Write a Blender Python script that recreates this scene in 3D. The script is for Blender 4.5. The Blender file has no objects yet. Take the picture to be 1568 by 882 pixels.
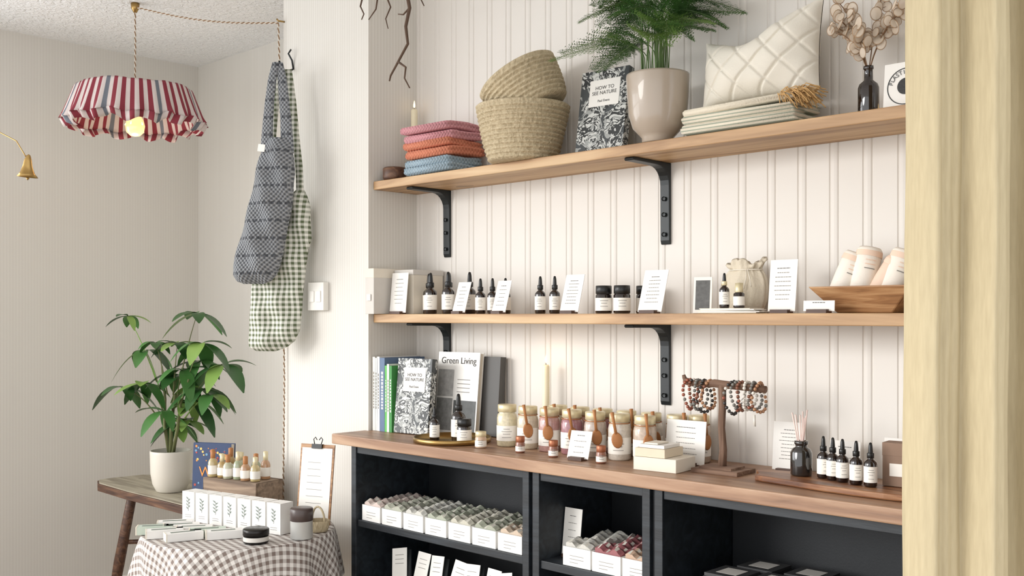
import bpy, bmesh, math, random
from mathutils import Vector, Matrix
random.seed(7)
R=random.uniform
scn=bpy.context.scene
FLOOR=-1.25; CEIL=1.15
# ------------------------------------------------------------ materials
def C(h,k=1.0):
    h=h.lstrip('#'); o=[]
    for i in (0,2,4):
        v=int(h[i:i+2],16)/255
        v=v/12.92 if v<=.04045 else ((v+.055)/1.055)**2.4
        o.append(min(1,v*k))
    return (*o,1)
def base_mat(name):
    m=bpy.data.materials.new(name); m.use_nodes=True
    nt=m.node_tree; return m,nt,nt.nodes['Principled BSDF']
def mathn(nt,op,a,b=None):
    n=nt.nodes.new('ShaderNodeMath'); n.operation=op
    for i,v in enumerate((a,b)):
        if v is None: continue
        if isinstance(v,(int,float)): n.inputs[i].default_value=v
        else: nt.links.new(v,n.inputs[i])
    return n.outputs[0]
def mixc(nt,f,a,b):
    n=nt.nodes.new('ShaderNodeMix'); n.data_type='RGBA'
    if isinstance(f,(int,float)): n.inputs[0].default_value=f
    else: nt.links.new(f,n.inputs[0])
    for i,v in ((6,a),(7,b)):
        if isinstance(v,tuple): n.inputs[i].default_value=v
        else: nt.links.new(v,n.inputs[i])
    return n.outputs[2]
def add_bump(nt,bs,h,strength,dist=.002):
    b=nt.nodes.new('ShaderNodeBump'); b.inputs['Strength'].default_value=strength; b.inputs['Distance'].default_value=dist
    nt.links.new(h,b.inputs['Height']); nt.links.new(b.outputs[0],bs.inputs['Normal'])
def noise(nt,scale,detail=3,stretch=None,dist=0,coord='Object'):
    tc=nt.nodes.new('ShaderNodeTexCoord'); n=nt.nodes.new('ShaderNodeTexNoise')
    n.inputs['Scale'].default_value=scale; n.inputs['Detail'].default_value=detail; n.inputs['Distortion'].default_value=dist
    if stretch:
        mp=nt.nodes.new('ShaderNodeMapping'); mp.inputs['Scale'].default_value=stretch
        nt.links.new(tc.outputs[coord],mp.inputs[0]); nt.links.new(mp.outputs[0],n.inputs[0])
    else: nt.links.new(tc.outputs[coord],n.inputs[0])
    return n.outputs[0]
def M(name,hx,rough=.55,metal=0,var=.06,vs=25,bump=0,bs_=250,coat=0,trans=0,emis=0,stretch=None,alpha=1,sheen=0):
    m,nt,b=base_mat(name); c=C(hx)
    lo=tuple(x*(1-var) for x in c[:3])+(1,); hi=tuple(min(1,x*(1+var)) for x in c[:3])+(1,)
    f=noise(nt,vs,3,stretch); col=mixc(nt,f,lo,hi); nt.links.new(col,b.inputs['Base Color'])
    b.inputs['Roughness'].default_value=rough; b.inputs['Metallic'].default_value=metal
    b.inputs['Coat Weight'].default_value=coat; b.inputs['Transmission Weight'].default_value=trans
    b.inputs['Sheen Weight'].default_value=sheen; b.inputs['Alpha'].default_value=alpha
    if emis:
        nt.links.new(col,b.inputs['Emission Color']); b.inputs['Emission Strength'].default_value=emis
    if bump: add_bump(nt,b,noise(nt,bs_,4,stretch),bump)
    return m
def wood(name,c1,c2,c3,axis='X',rough=.5,sc=1.0,knots=True):
    m,nt,b=base_mat(name)
    st={'X':(1.2,14,14),'Y':(14,1.2,14),'Z':(14,14,1.2)}[axis]; st=tuple(s*sc for s in st)
    f=noise(nt,1.6,6,st,1.2); r=nt.nodes.new('ShaderNodeValToRGB'); nt.links.new(f,r.inputs[0])
    e=r.color_ramp.elements; e[0].position=.32; e[0].color=C(c1); e[1].position=.68; e[1].color=C(c3)
    k=e.new(.5); k.color=C(c2)
    f2=noise(nt,9,5,st,.4); col=mixc(nt,mathn(nt,'MULTIPLY',f2,.35),r.outputs[0],C(c1))
    if knots:
        f3=noise(nt,9,1,(.8,1.6,1.6),.3)
        kn=mathn(nt,'GREATER_THAN',f3,.72)
        col=mixc(nt,mathn(nt,'MULTIPLY',kn,.5),col,C(c1,.3))
    nt.links.new(col,b.inputs['Base Color']); b.inputs['Roughness'].default_value=rough
    add_bump(nt,b,f2,.25,.001); return m
def gingham(name,dark,light,p,rough=.85):
    m,nt,b=base_mat(name); tc=nt.nodes.new('ShaderNodeTexCoord'); s=nt.nodes.new('ShaderNodeSeparateXYZ')
    nt.links.new(tc.outputs['UV'],s.inputs[0]); o=[]
    for i in (0,1):
        o.append(mathn(nt,'GREATER_THAN',mathn(nt,'FRACT',mathn(nt,'MULTIPLY',s.outputs[i],1/p)),.5))
    f=mathn(nt,'MULTIPLY',mathn(nt,'ADD',o[0],o[1]),.5)
    nt.links.new(mixc(nt,f,C(light),C(dark)),b.inputs['Base Color']); b.inputs['Roughness'].default_value=rough
    add_bump(nt,b,noise(nt,400,2),.3,.001); return m
def stripewall(name,a,bcol,p):
    m,nt,b=base_mat(name); tc=nt.nodes.new('ShaderNodeTexCoord'); s=nt.nodes.new('ShaderNodeSeparateXYZ')
    nt.links.new(tc.outputs['Object'],s.inputs[0])
    x=mathn(nt,'ADD',s.outputs[0],s.outputs[1])
    w=mathn(nt,'ADD',mathn(nt,'MULTIPLY',mathn(nt,'SINE',mathn(nt,'MULTIPLY',x,6.283/p)),.5),.5)
    w2=noise(nt,4,3,(30,30,.15))
    f=mathn(nt,'MULTIPLY',w,w2)
    nt.links.new(mixc(nt,f,C(a),C(bcol)),b.inputs['Base Color']); b.inputs['Roughness'].default_value=.75
    add_bump(nt,b,w,.12,.001); return m
def weave(name,a,bc,fx,fz,rough=.9,bump=.8):
    m,nt,b=base_mat(name); tc=nt.nodes.new('ShaderNodeTexCoord'); s=nt.nodes.new('ShaderNodeSeparateXYZ')
    nt.links.new(tc.outputs['Object'],s.inputs[0])
    x=mathn(nt,'ADD',s.outputs[0],s.outputs[1])
    w=mathn(nt,'MULTIPLY',mathn(nt,'SINE',mathn(nt,'MULTIPLY',x,fx)),mathn(nt,'SINE',mathn(nt,'MULTIPLY',s.outputs[2],fz)))
    w=mathn(nt,'ADD',mathn(nt,'MULTIPLY',w,.5),.5)
    f=mathn(nt,'MULTIPLY',mathn(nt,'ADD',w,noise(nt,60,3)),.55)
    nt.links.new(mixc(nt,f,C(a),C(bc)),b.inputs['Base Color']); b.inputs['Roughness'].default_value=rough
    add_bump(nt,b,w,bump,.002); return m
def inkcover(name,a,bc,sc,thr=.5):
    m,nt,b=base_mat(name)
    f=noise(nt,sc,2,None,3.5); g=mathn(nt,'GREATER_THAN',mathn(nt,'ABSOLUTE',mathn(nt,'SUBTRACT',f,.5)),thr)
    f2=mathn(nt,'GREATER_THAN',noise(nt,sc*.5,2,None,1.0),.53)
    c=mixc(nt,g,C(a),C(bc)); c=mixc(nt,f2,c,C('#3c4042'))
    f3=mathn(nt,'GREATER_THAN',noise(nt,sc*.9,1,None,4),.6); c=mixc(nt,f3,c,C('#9b9d9a'))
    nt.links.new(c,b.inputs['Base Color']); b.inputs['Roughness'].default_value=.45; return m

PAPER=M('paper_white','#eeebe5',.7,var=.02)
PAPERC=M('paper_cream','#e2dacb',.8,var=.04)
INK=M('ink_grey','#8b8780',.7)
INKD=M('ink_dark','#4b4845',.7)
BLACK=M('black_plastic','#141414',.35,bump=.1)
AMBER=M('amber_glass','#1d1210',.08,coat=1,var=.3,vs=8)
LABEL=M('label_white','#efeae1',.6,var=.02)
GOLD=M('gold_lid','#dccfaa',.35,metal=.35,var=.05)
COPPER=M('copper_lid','#a5674a',.4,metal=.6)
BRASS=M('brass','#a98a55',.3,metal=.9,var=.15)
IRON=M('bracket_black_metal','#1b2022',.42,metal=.2,var=.15,bump=.05)
SHELFW=wood('shelf_pine','#94704c','#bf9a70','#d8ba90','X',.5,.9)
COUNTW=wood('counter_pine','#765641','#9f7b60','#bd9c7f','X',.42,.9)
DARKW=wood('cabinet_navy_grain','#14181d','#20262c','#2c333a','X',.5,1.5,False)
DARKIN=M('cabinet_interior','#15181d',.6,var=.2,bump=.1)
WALL=M('beadboard_paint','#e1dcd5',.6,var=.015,vs=2,bump=.04,bs_=90)
STR=stripewall('striped_wallpaper','#d5d1c9','#e4e1db',.012)
STRL=stripewall('striped_wallpaper_left','#d5d1ca','#dedbd4',.012)
CEILM,_nt,_b=base_mat('ceiling_artex'); _n=noise(_nt,55,5,None,.8); _nt.links.new(mixc(_nt,_n,C('#eceef0'),C('#ffffff')),_b.inputs['Base Color']); _b.inputs['Roughness'].default_value=.9; add_bump(_nt,_b,_n,.8,.015)
FLOORM=wood('floor_boards','#94806a','#b09a80','#c4af94','Y',.5,.5)
TRIM=M('trim_paint','#e9e6df',.5)
WALNUT=wood('walnut','#3a241a','#5d3e2c','#7d5a41','X',.5,2,False)
OLIVEW=wood('bowl_wood','#7c5638','#a87b52','#c49a6e','X',.45,3,False)
OLDW=wood('weathered_wood','#6b5a4c','#8f7a67','#a9937d','X',.75,2)
SPOONW=M('spoon_wood','#ad7444',.55,var=.12,stretch=(2,2,20))
IVORY=M('candle_wax','#eee3c4',.5,var=.03)
FLAME=M('flame','#ffd08a',.5,emis=6)

# ------------------------------------------------------------ mesh builder
class MB:
    def __init__(s,name): s.name=name; s.v=[];s.f=[];s.mi=[];s.sm=[];s.mats=[];s.uv=[]
    def m(s,mat):
        if mat not in s.mats: s.mats.append(mat)
        return s.mats.index(mat)
    def add(s,vs,fs,mat,T=None,smooth=False,uvs=None):
        o=len(s.v); k=s.m(mat) if not isinstance(mat,list) else None
        for i,p in enumerate(vs):
            p=Vector(p); s.v.append(T@p if T else p); s.uv.append(uvs[i] if uvs else (0,0))
        for j,f in enumerate(fs):
            s.f.append([a+o for a in f]); s.mi.append(k if k is not None else s.m(mat[j])); s.sm.append(smooth)
        return s
    def box(s,x0,x1,y0,y1,z0,z1,mat,T=None):
        vs=[(x,y,z) for z in (z0,z1) for y in (y0,y1) for x in (x0,x1)]
        return s.add(vs,[(0,2,3,1),(4,5,7,6),(0,1,5,4),(2,6,7,3),(0,4,6,2),(1,3,7,5)],mat,T)
    def lathe(s,prof,mat,c=(0,0,0),n=24,T=None,a0=0,a1=2*math.pi,smooth=True,wob=0,wf=3):
        full=abs(a1-a0-2*math.pi)<1e-6; cols=n if full else n+1
        vs=[];fs=[]
        for (r,z) in prof:
            for i in range(cols):
                a=a0+(a1-a0)*i/n; rr=r*(1+wob*math.sin(wf*a+z*40))
                vs.append((c[0]+rr*math.cos(a),c[1]+rr*math.sin(a),c[2]+z))
        for j in range(len(prof)-1):
            for i in range(n):
                i2=(i+1)%cols
                fs.append((j*cols+i,j*cols+i2,(j+1)*cols+i2,(j+1)*cols+i))
        return s.add(vs,fs,mat,T,smooth)
    def tube(s,pts,r,mat,n=8,T=None,flat=1.0):
        pts=[Vector(p) for p in pts]; m=len(pts); rs=r if isinstance(r,(list,tuple)) else [r]*m
        vs=[];fs=[]; side=None
        for i,p in enumerate(pts):
            d=(pts[min(i+1,m-1)]-pts[max(i-1,0)]).normalized()
            if side is None:
                side=d.cross(Vector((0,0,1)))
                if side.length<.2: side=d.cross(Vector((0,1,0)))
            side=(side-d*side.dot(d)).normalized(); up=side.cross(d)
            for k in range(n):
                a=2*math.pi*k/n; vs.append(p+side*math.cos(a)*rs[i]+up*math.sin(a)*rs[i]*flat)
        for i in range(m-1):
            for k in range(n):
                k2=(k+1)%n; fs.append((i*n+k,i*n+k2,(i+1)*n+k2,(i+1)*n+k))
        fs.append(tuple(range(n))); fs.append(tuple((m-1)*n+k for k in range(n)))
        return s.add(vs,fs,mat,T,True)
    def loft(s,rows,mat,n=28,T=None,wr=0,seed=1,knit=0):
        vs=[];fs=[];uv=[];rnd=random.Random(seed); ph=[rnd.uniform(0,6) for _ in range(6)]
        for j,(cx,z,w,t,cy) in enumerate(rows):
            for k in range(n):
                a=2*math.pi*k/n
                x=cx+w*math.cos(a); y=cy+t*math.sin(a)
                y+=wr*(math.sin(x*70+z*25+ph[0])+.6*math.sin(z*60-x*30+ph[1]))*abs(math.sin(a))
                vs.append((x,y,z)); uv.append((x if a<=math.pi+.01 else x+.003,z))
        for j in range(len(rows)-1):
            for k in range(n):
                k2=(k+1)%n; fs.append((j*n+k,j*n+k2,(j+1)*n+k2,(j+1)*n+k))
        fs.append(tuple(range(n))); fs.append(tuple((len(rows)-1)*n+k for k in range(n)))
        return s.add(vs,fs,mat,T,True,uv)
    def extrude(s,poly,mat,axis='X',a=0,b=1,T=None):
        n=len(poly); vs=[]
        for q in (a,b):
            for p in poly:
                vs.append({'X':(q,p[0],p[1]),'Y':(p[0],q,p[1]),'Z':(p[0],p[1],q)}[axis])
        fs=[(i,(i+1)%n,(i+1)%n+n,i+n) for i in range(n)]+[tuple(range(n)),tuple(range(2*n-1,n-1,-1))]
        return s.add(vs,fs,mat,T)
    def build(s,loc=(0,0,0),rz=0,rx=0,ry=0,bevel=0,parent=None,subs=0,solid=0):
        me=bpy.data.meshes.new(s.name); me.from_pydata([tuple(v) for v in s.v],[],s.f)
        for mt in s.mats: me.materials.append(mt)
        for p,k,sm in zip(me.polygons,s.mi,s.sm): p.material_index=k; p.use_smooth=sm
        if any(u!=(0,0) for u in s.uv):
            ul=me.uv_layers.new(name='UVMap')
            for l in me.loops: ul.data[l.index].uv=s.uv[l.vertex_index]
        bm=bmesh.new(); bm.from_mesh(me); bmesh.ops.remove_doubles(bm,verts=bm.verts,dist=1e-6)
        bmesh.ops.recalc_face_normals(bm,faces=bm.faces); bm.to_mesh(me); bm.free()
        o=bpy.data.objects.new(s.name,me); scn.collection.objects.link(o)
        o.location=loc; o.rotation_euler=(rx,ry,rz)
        if solid: md=o.modifiers.new('solid','SOLIDIFY'); md.thickness=solid; md.offset=0
        if bevel: md=o.modifiers.new('bev','BEVEL'); md.width=bevel; md.segments=2; md.limit_method='ANGLE'; md.angle_limit=.7
        if subs: md=o.modifiers.new('sub','SUBSURF'); md.levels=subs; md.render_levels=subs
        if parent: o.parent=parent
        return o
def inst(o,loc,rz=0,rx=0,scale=1):
    n=o.copy(); scn.collection.objects.link(n); n.location=loc; n.rotation_euler=(rx,0,rz); n.scale=(scale,)*3; return n
def text(body,size,loc,mat,parent,align='CENTER',name='lettering'):
    cu=bpy.data.curves.new(name,'FONT'); cu.body=body; cu.size=size; cu.align_x=align; cu.extrude=.0002
    t=bpy.data.objects.new(name,cu); scn.collection.objects.link(t)
    dg=bpy.context.evaluated_depsgraph_get(); dg.update()
    me=bpy.data.meshes.new_from_object(t.evaluated_get(dg)); bpy.data.objects.remove(t)
    me.materials.clear(); me.materials.append(mat)
    o=bpy.data.objects.new(name,me); scn.collection.objects.link(o)
    o.parent=parent; o.location=loc; o.rotation_euler=(math.pi/2,0,0); return o
def rot(ax,a): return Matrix.Rotation(a,4,ax)
def tr(x,y,z): return Matrix.Translation((x,y,z))

# ------------------------------------------------------------ room
PY=1.957; WY=2.15; AX=-2.50; PX=-2.96; LX=-4.34; BY=2.41
mb=MB('wall_back')   # beadboard with modelled double grooves
x=AX; prof=[]; per=.078; g=.003; d=.0022
while x<1.0:
    for gx in (.010,.030):
        prof+= [(x+gx-g,0),(x+gx-g*.3,d),(x+gx+g*.3,d),(x+gx+g,0)]
        if gx<.02: prof+=[(x+.015,-.0006),(x+.020,-.0012),(x+.025,-.0006)]
    x+=per
prof=[(AX,0)]+prof+[(1.05,0)]
vs=[];fs=[]
for (px,dd) in prof: vs+=[(px,WY+dd,FLOOR),(px,WY+dd,CEIL)]
for i in range(len(prof)-1): fs.append((2*i,2*i+2,2*i+3,2*i+1))
mb.add(vs,fs,WALL); mb.box(AX,1.05,WY+.03,WY+.12,FLOOR,CEIL,WALL); mb.build()
MB('wall_pier').box(PX,AX,PY,BY+.1,FLOOR,CEIL,STR).build()
MB('wall_alcove').box(LX-.1,PX,BY,BY+.1,FLOOR,CEIL,STR).build()
mb=MB('wall_left'); mb.box(LX-.1,LX,1.2,BY,FLOOR,CEIL,STRL); mb.box(LX-.1,LX,-1.4,1.2,FLOOR,-.55,STRL); mb.box(LX-.1,LX,-1.4,1.2,1.05,CEIL,STRL)
mb.build()
mb=MB('window_1')
for y in (-1.4,-.12,1.14): mb.box(LX-.08,LX-.02,y,y+.06,-.55,1.05,TRIM)
for z in (-.55,.99,.5): mb.box(LX-.078,LX-.022,-1.4,1.2,z,z+.05,TRIM)
mb.box(LX-.02,LX+.1,-1.42,1.19,-.58,-.552,TRIM); mb.build()
MB('floor').box(LX-.1,1.05,-1.5,BY+.1,FLOOR-.05,FLOOR,FLOORM).build()
MB('ceiling').box(LX-.1,1.05,-.9,BY+.1,CEIL,CEIL+.05,CEILM).build()
mb=MB('baseboard_left'); mb.box(LX,LX+.015,-1.4,BY-.016,FLOOR,FLOOR+.12,TRIM); mb.build(bevel=.003)
mb=MB('baseboard_alcove'); mb.box(LX+.016,PX,BY-.015,BY,FLOOR,FLOOR+.12,TRIM); mb.build(bevel=.003)

# ------------------------------------------------------------ shelves, brackets, counter
SF=1.974; T1=.413; T2=.006; TC=-.35
for zt in (T1,T2):
    mb=MB('wall_shelf'); mb.box(-1.10,1.10,-.088,.088,-.026,0,SHELFW); mb.build((-1.398,2.062,zt),bevel=.002)
def bracket(x,zt):
    mb=MB('shelf_bracket'); L=.155;H=.205;t=.008
    poly=[(0,0),(-L,0),(-L-.003,-.004),(-L,-.008),(-.055,-t-.001)]
    for i in range(1,7):
        a=i/6*math.pi/2; poly.append((-.055+.046*math.sin(a),-.055+.046*math.cos(a)))
    poly+=[(-t,-H+.01),(-t*.6,-H),(0,-H)]
    mb.extrude(poly,IRON,'X',-.014,.014)
    for z in (-.09,-.18,-.13): mb.lathe([(0,0),(.005,0),(.006,-.0015),(.006,-.003)],IRON,T=tr(0,-t-.003,z)@rot('X',math.pi/2)@rot('X',math.pi),n=10)
    mb.build((x,WY-.0005,zt-.0265),bevel=.0015)
for zt in (T1,T2):
    for x in (-2.35,-1.53,-.71): bracket(x,zt)
CF=1.83
mb=MB('countertop'); mb.extrude([(-2.515,CF),(-.3,CF),(-.3,WY-.004),(AX+.001,WY-.004),(AX+.001,PY-.002),(-2.515,PY-.002)],COUNTW,'Z',TC-.03,TC); mb.build(bevel=.003)
mb=MB('display_cabinet'); yb=WY-.006; yf=1.85; SZ=-.597
CT=TC-.0305; CB=FLOOR+.001; pt=.022
for (a,b) in ((-2.445,-1.729),(-1.717,-1.362),(-1.350,-.34)):
    mb.box(a,a+pt,yf,yb,CB,CT,DARKW); mb.box(b-pt,b,yf,yb,CB,CT,DARKW)
    mb.box(a+pt,b-pt,yf+.004,yb,CT-.022,CT,DARKW)
    mb.box(a+pt,b-pt,yb-.01,yb,CB,CT-.022,DARKIN)
    for z in (SZ,-.81,-1.02,-1.19):
        mb.box(a+pt,b-pt,yf+.006,yb-.01,z-.02,z,DARKW)
mb.box(-1.729,-1.717,yf+.01,yf+.05,CB,CT,DARKIN); mb.box(-1.362,-1.350,yf+.01,yf+.05,CB,CT,DARKIN)
mb.build(bevel=.0015)

# ------------------------------------------------------------ generic small objects
def card(name,w,h,x,y,z,lean=.22,rz=.0,lines=6,base=True,mat=PAPER,horiz=False):
    mb=MB(name); T=rot('X',-lean)
    mb.box(-w/2,w/2,0,.0015,.004,h,mat,T)
    n=lines; top=h*.84
    for i in range(n):
        zz=top-(top-h*.26)*i/max(1,n-1); ww=w*(.26 if i>0 else .2)*R(.75,1.2)
        q=-ww
        while q<ww:
            e=min(ww,q+R(.003,.007)); mb.box(q,e,-.0005,-.0001,zz-.0006,zz+.0008,INKD if i==0 else INK,T); q=e+.0012
    if base: mb.box(-w*.32,w*.32,-.012,.014,0,.008,WALNUT)
    return mb.build((x,y,z+.0004),rz=rz)
def bottle_mesh(name,h,D,lab=True,glass=AMBER,cap=BLACK,collar=BLACK):
    r=D/2; mb=MB(name)
    mb.lathe([(0,0),(r*.9,0),(r,.003),(r,h*.50),(r*.93,h*.55),(r*.6,h*.60),(r*.42,h*.62),(r*.42,h*.645)],glass,n=20)
    mb.lathe([(r*.5,h*.64),(r*.54,h*.645),(r*.54,h*.75),(r*.5,h*.76),(r*.3,h*.765)],collar,n=18)
    mb.lathe([(r*.36,h*.76),(r*.36,h*.80),(r*.3,h*.92),(r*.2,h*.985),(0,h)],cap,n=14)
    if lab:
        mb.lathe([(r+.0004,h*.1),(r+.0005,h*.46)],LABEL,n=24)
        for k,zz in enumerate((.38,.33,.27,.18)):
            aw=(.35,.5,.3,.4)[k]; mb.lathe([(r+.0009,h*zz),(r+.0009,h*(zz+.01))],INK,n=6,a0=-.85-aw,a1=-.85+aw)
    return mb
B50=bottle_mesh('dropper_bottle',.122,.037).build((-2.332,2.055,T2+.0004),rz=-.1)
for x,y in ((-2.285,2.02),(-2.232,2.045),(-2.192,2.005),(-2.16,2.06)): inst(B50,(x,y,T2+.0004),R(-.3,.3))
B30=bottle_mesh('dropper_bottle',.1,.029).build((-2.074,2.02,T2+.0004))
for x,y in ((-2.036,2.03),(-2.0,2.045),(-1.846,2.02),(-1.808,2.035)): inst(B30,(x,y,T2+.0004),R(-.2,.2))
B10=bottle_mesh('dropper_bottle',.08,.023,collar=GOLD).build((-1.272,2.01,T2+.012))
mb=MB('serum_bottle'); mb.lathe([(0,0),(.012,0),(.0125,.002),(.0125,.032),(.008,.036)],AMBER); mb.lathe([(.0085,.035),(.009,.036),(.009,.056),(0,.057)],GOLD); mb.lathe([(.0129,.006),(.0129,.026)],LABEL); mb.build((-1.237,2.015,T2+.012))
for (x,y,w,h,l) in ((-2.14,1.995,.052,.095,.3),(-1.975,1.99,.052,.095,.3),(-1.73,2.0,.062,.105,.28),(-1.475,2.0,.07,.11,.3),(-1.135,2.02,.066,.118,.12)):
    card('shelf_talker_card',w,h,x,y,T2,l,lines=8 if w>.06 else 6)
card('shelf_talker_card',.07,.026,-1.03,1.988,T2,.05,lines=2)
# jars on shelf
def jar_mesh(name,D,h,glass,lid,lidh=.3):
    r=D/2; mb=MB(name)
    mb.lathe([(0,0),(r*.92,0),(r,.003),(r,h*(1-lidh)-.004),(r*.88,h*(1-lidh))],glass)
    mb.lathe([(r*.9,h*(1-lidh)),(r*.97,h*(1-lidh)+.001),(r*.97,h-.001),(r*.9,h),(0,h)],lid)
    mb.lathe([(r+.0005,h*.1),(r+.0005,h*(1-lidh)-.01)],LABEL)
    for zz,aw in ((.45,.5),(.36,.35),(.25,.45)): mb.lathe([(r+.0009,h*zz),(r+.0009,h*zz+.0012)],INK,n=6,a0=-.85-aw,a1=-.85+aw)
    return mb
J=jar_mesh('balm_jar',.042,.07,AMBER,BLACK).build((-1.63,2.02,T2+.0004))
inst(J,(-1.58,2.03,T2+.0004)); inst(J,(-1.56,2.095,T2+.0004))
# cream storage boxes at left of mid shelf
GREYB=M('box_board','#cfcac3',.8)
mb=MB('file_box'); mb.box(0,.042,0,.17,0,.136,GREYB); mb.box(-.001,.043,-.001,.171,.11,.138,PAPERC); mb.box(.012,.03,-.004,-.001,.04,.06,PAPER); mb.build((-2.4975,1.942,T2+.0004),bevel=.001)
mb=MB('storage_box'); mb.box(0,.085,0,.12,0,.132,PAPERC); mb.box(-.0015,.0865,-.0015,.1215,.118,.134,GREYB); mb.build((-2.449,2.02,T2+.0004),bevel=.001)
card('shelf_talker_card',.075,.125,-2.405,1.992,T2,.1,lines=7)
# cotton pouch + photo card + papers
MUSL=M('muslin','#d2c7b3',.9,bump=.8,bs_=160,var=.08)
mb=MB('drawstring_pouch')
# soft gathered bag: belly, cinched neck, uneven ruffle
vs=[];fs=[];n=84
prof=[(0,0,0),(.044,0,.01),(.054,.006,.02),(.060,.03,.02),(.060,.052,.03),(.056,.074,.04),(.047,.090,.07),(.038,.099,.11),(.036,.103,.12),(.040,.109,.14),(.045,.116,.16),(.042,.121,.18),(.034,.112,.15),(.024,.102,.1),(0,.1,0)]
for (r,z,wb_) in prof:
    for i in range(n):
        a=2*math.pi*i/n; k=1+wb_*(.6*math.sin(11*a+2*math.sin(2*a))+.5*math.sin(4*a+1)+.3*math.sin(19*a))
        zz=z+(.006*math.sin(3*a+.7)+.003*math.sin(8*a) if z>.104 else 0)
        vs.append((r*k*math.cos(a)+z*.10,r*k*.52*math.sin(a),zz))
for j in range(len(prof)-1):
    for i in range(n): fs.append((j*n+i,j*n+(i+1)%n,(j+1)*n+(i+1)%n,(j+1)*n+i))
mb.add(vs,fs,MUSL,None,True)
mb.tube([(.01+.042*math.cos(a),.023*math.sin(a),.100) for a in [2*math.pi*i/24 for i in range(25)]],.0014,PAPERC,6)
mb.tube([(.025,-.022,.100),(.03,-.032,.08),(.026,-.036,.055)],.0013,PAPERC,6); mb.tube([(.028,-.022,.100),(.04,-.032,.078),(.044,-.034,.06)],.0013,PAPERC,6)
mb.build((-1.272,2.085,T2+.0004))
mb=MB('framed_photo'); T=rot('X',-.12); mb.box(-.022,.022,0,.005,0,.085,PAPER,T); mb.box(-.017,.017,-.0006,0,.008,.077,M('photo_print','#5b5a58',.4,var=.6,vs=90),T); mb.build((-1.345,2.03,T2+.001),rz=.3)
mb=MB('paper_packets')
for i in range(5):
    T=tr(R(-.01,.01),R(-.006,.006),.0022*i+.0003)@rot('Z',R(-.15,.15)); mb.box(-.07,.07,-.026,.026,0,.002,PAPER if i%2 else PAPERC,T)
mb.build((-1.255,2.012,T2+.0004))
# wooden trough bowl and cloth rolls
mb=MB('wooden_bowl')
def frust(w0,d0,w1,d1,z0,z1): return [(-w0,-d0,z0),(w0,-d0,z0),(w0,d0,z0),(-w0,d0,z0),(-w1,-d1,z1),(w1,-d1,z1),(w1,d1,z1),(-w1,d1,z1)]
mb.add(frust(.06,.035,.112,.066,0,.056)+frust(.055,.03,.103,.057,.009,.0561),[(0,3,2,1),(0,1,5,4),(1,2,6,5),(2,3,7,6),(3,0,4,7),(8,9,10,11),(8,12,13,9),(9,13,14,10),(10,14,15,11),(11,15,12,8),(4,5,13,12),(5,6,14,13),(6,7,15,14),(7,4,12,15)],OLIVEW)
mb.build((-.955,2.075,T2+.0004),bevel=.003)
ROLL=M('rolled_cotton','#eee6da',.85,bump=.2,var=.03); PEACH=M('peach_cotton','#e8cdb8',.85,bump=.2)
mb=MB('rolled_cloths')
for (x,zz,tx,c) in ((-.06,.034,.35,ROLL),(-.01,.039,.12,ROLL),(.05,.034,.3,ROLL),(.02,.024,.5,PEACH)):
    T=tr(x,0,zz)@rot('Y',tx)@rot('X',-.18)
    mb.lathe([(0,0),(.02,0),(.026,.004),(.027,.05),(.026,.092),(.022,.098),(.017,.096),(.014,.092),(.008,.096),(0,.095)],c,T=T,n=18)
    mb.lathe([(.0272,.078),(.0276,.08),(.0268,.09)],PEACH,T=T,n=18)
    for q in range(3): mb.lathe([(.0278,.050+q*.009),(.0278,.052+q*.009)],PEACH if q else INK,T=T,n=6,a0=-1.3,a1=-.5)
mb.build((-.965,2.07,T2+.003))

# ------------------------------------------------------------ top shelf
mb=MB('wooden_dish'); mb.lathe([(0,0),(.03,0),(.036,.01),(.036,.038),(.032,.042),(.028,.038),(.026,.015),(0,.012)],WALNUT); mb.build((-2.452,2.02,T1+.0004))
def candle(x,y,z,h,r,flame=True):
    mb=MB('taper_candle'); mb.lathe([(0,0),(r*1.6,0),(r*1.7,.006),(r*1.1,.01),(r,.012),(r*.93,h-.004),(r*.7,h),(0,h-.002)],IVORY,n=16)
    mb.tube([(0,0,h-.002),(0,0,h+.006)],.0008,BLACK,5)
    mb.lathe([(0,h+.004),(.0032,h+.009),(.003,h+.015),(.0012,h+.024),(0,h+.028)],FLAME,n=10)
    return mb.build((x,y,z+.0004))
candle(-2.462,2.108,T1,.235,.011)
CL=[weave('cloth_pink','#b5747d','#d79ea2',500,420),weave('cloth_rust','#b5644a','#d88d70',500,420),weave('cloth_blue','#788f9e','#a9bac4',500,420)]
mb=MB('folded_knit_cloths'); z=0
def foldslab(mb,w,d,h,mat,z,T0):
    n=10; poly=[]
    for i in range(n+1):
        a=-math.pi/2-math.pi*i/n; poly.append((-w/2+h/2*(1+math.cos(a)),h/2+h/2*math.sin(a)))
    poly+= [(w/2,h*.93),(w/2+.003,h*.7),(w/2-.003,h*.52),(w/2+.003,h*.3),(w/2,h*.05)]
    segs=8; vs=[];fs=[];m=len(poly)
    for j in range(segs+1):
        y=-d/2+d*j/segs; e=.0 if 0<j<segs else .004
        for (x,zz) in poly: vs.append((x*(1-e*2)+R(-.0015,.0015),y+R(-.001,.001),h/2+(zz-h/2)*(1-e*40 if e else 1)+.003*math.sin(x*30+y*25+z*90)+R(-.0006,.0006)))
    for j in range(segs):
        for i in range(m): fs.append((j*m+i,j*m+(i+1)%m,(j+1)*m+(i+1)%m,(j+1)*m+i))
    fs+= [tuple(range(m)),tuple(segs*m+i for i in range(m))]
    mb.add(vs,fs,mat,T0@tr(0,0,z),True)
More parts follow.
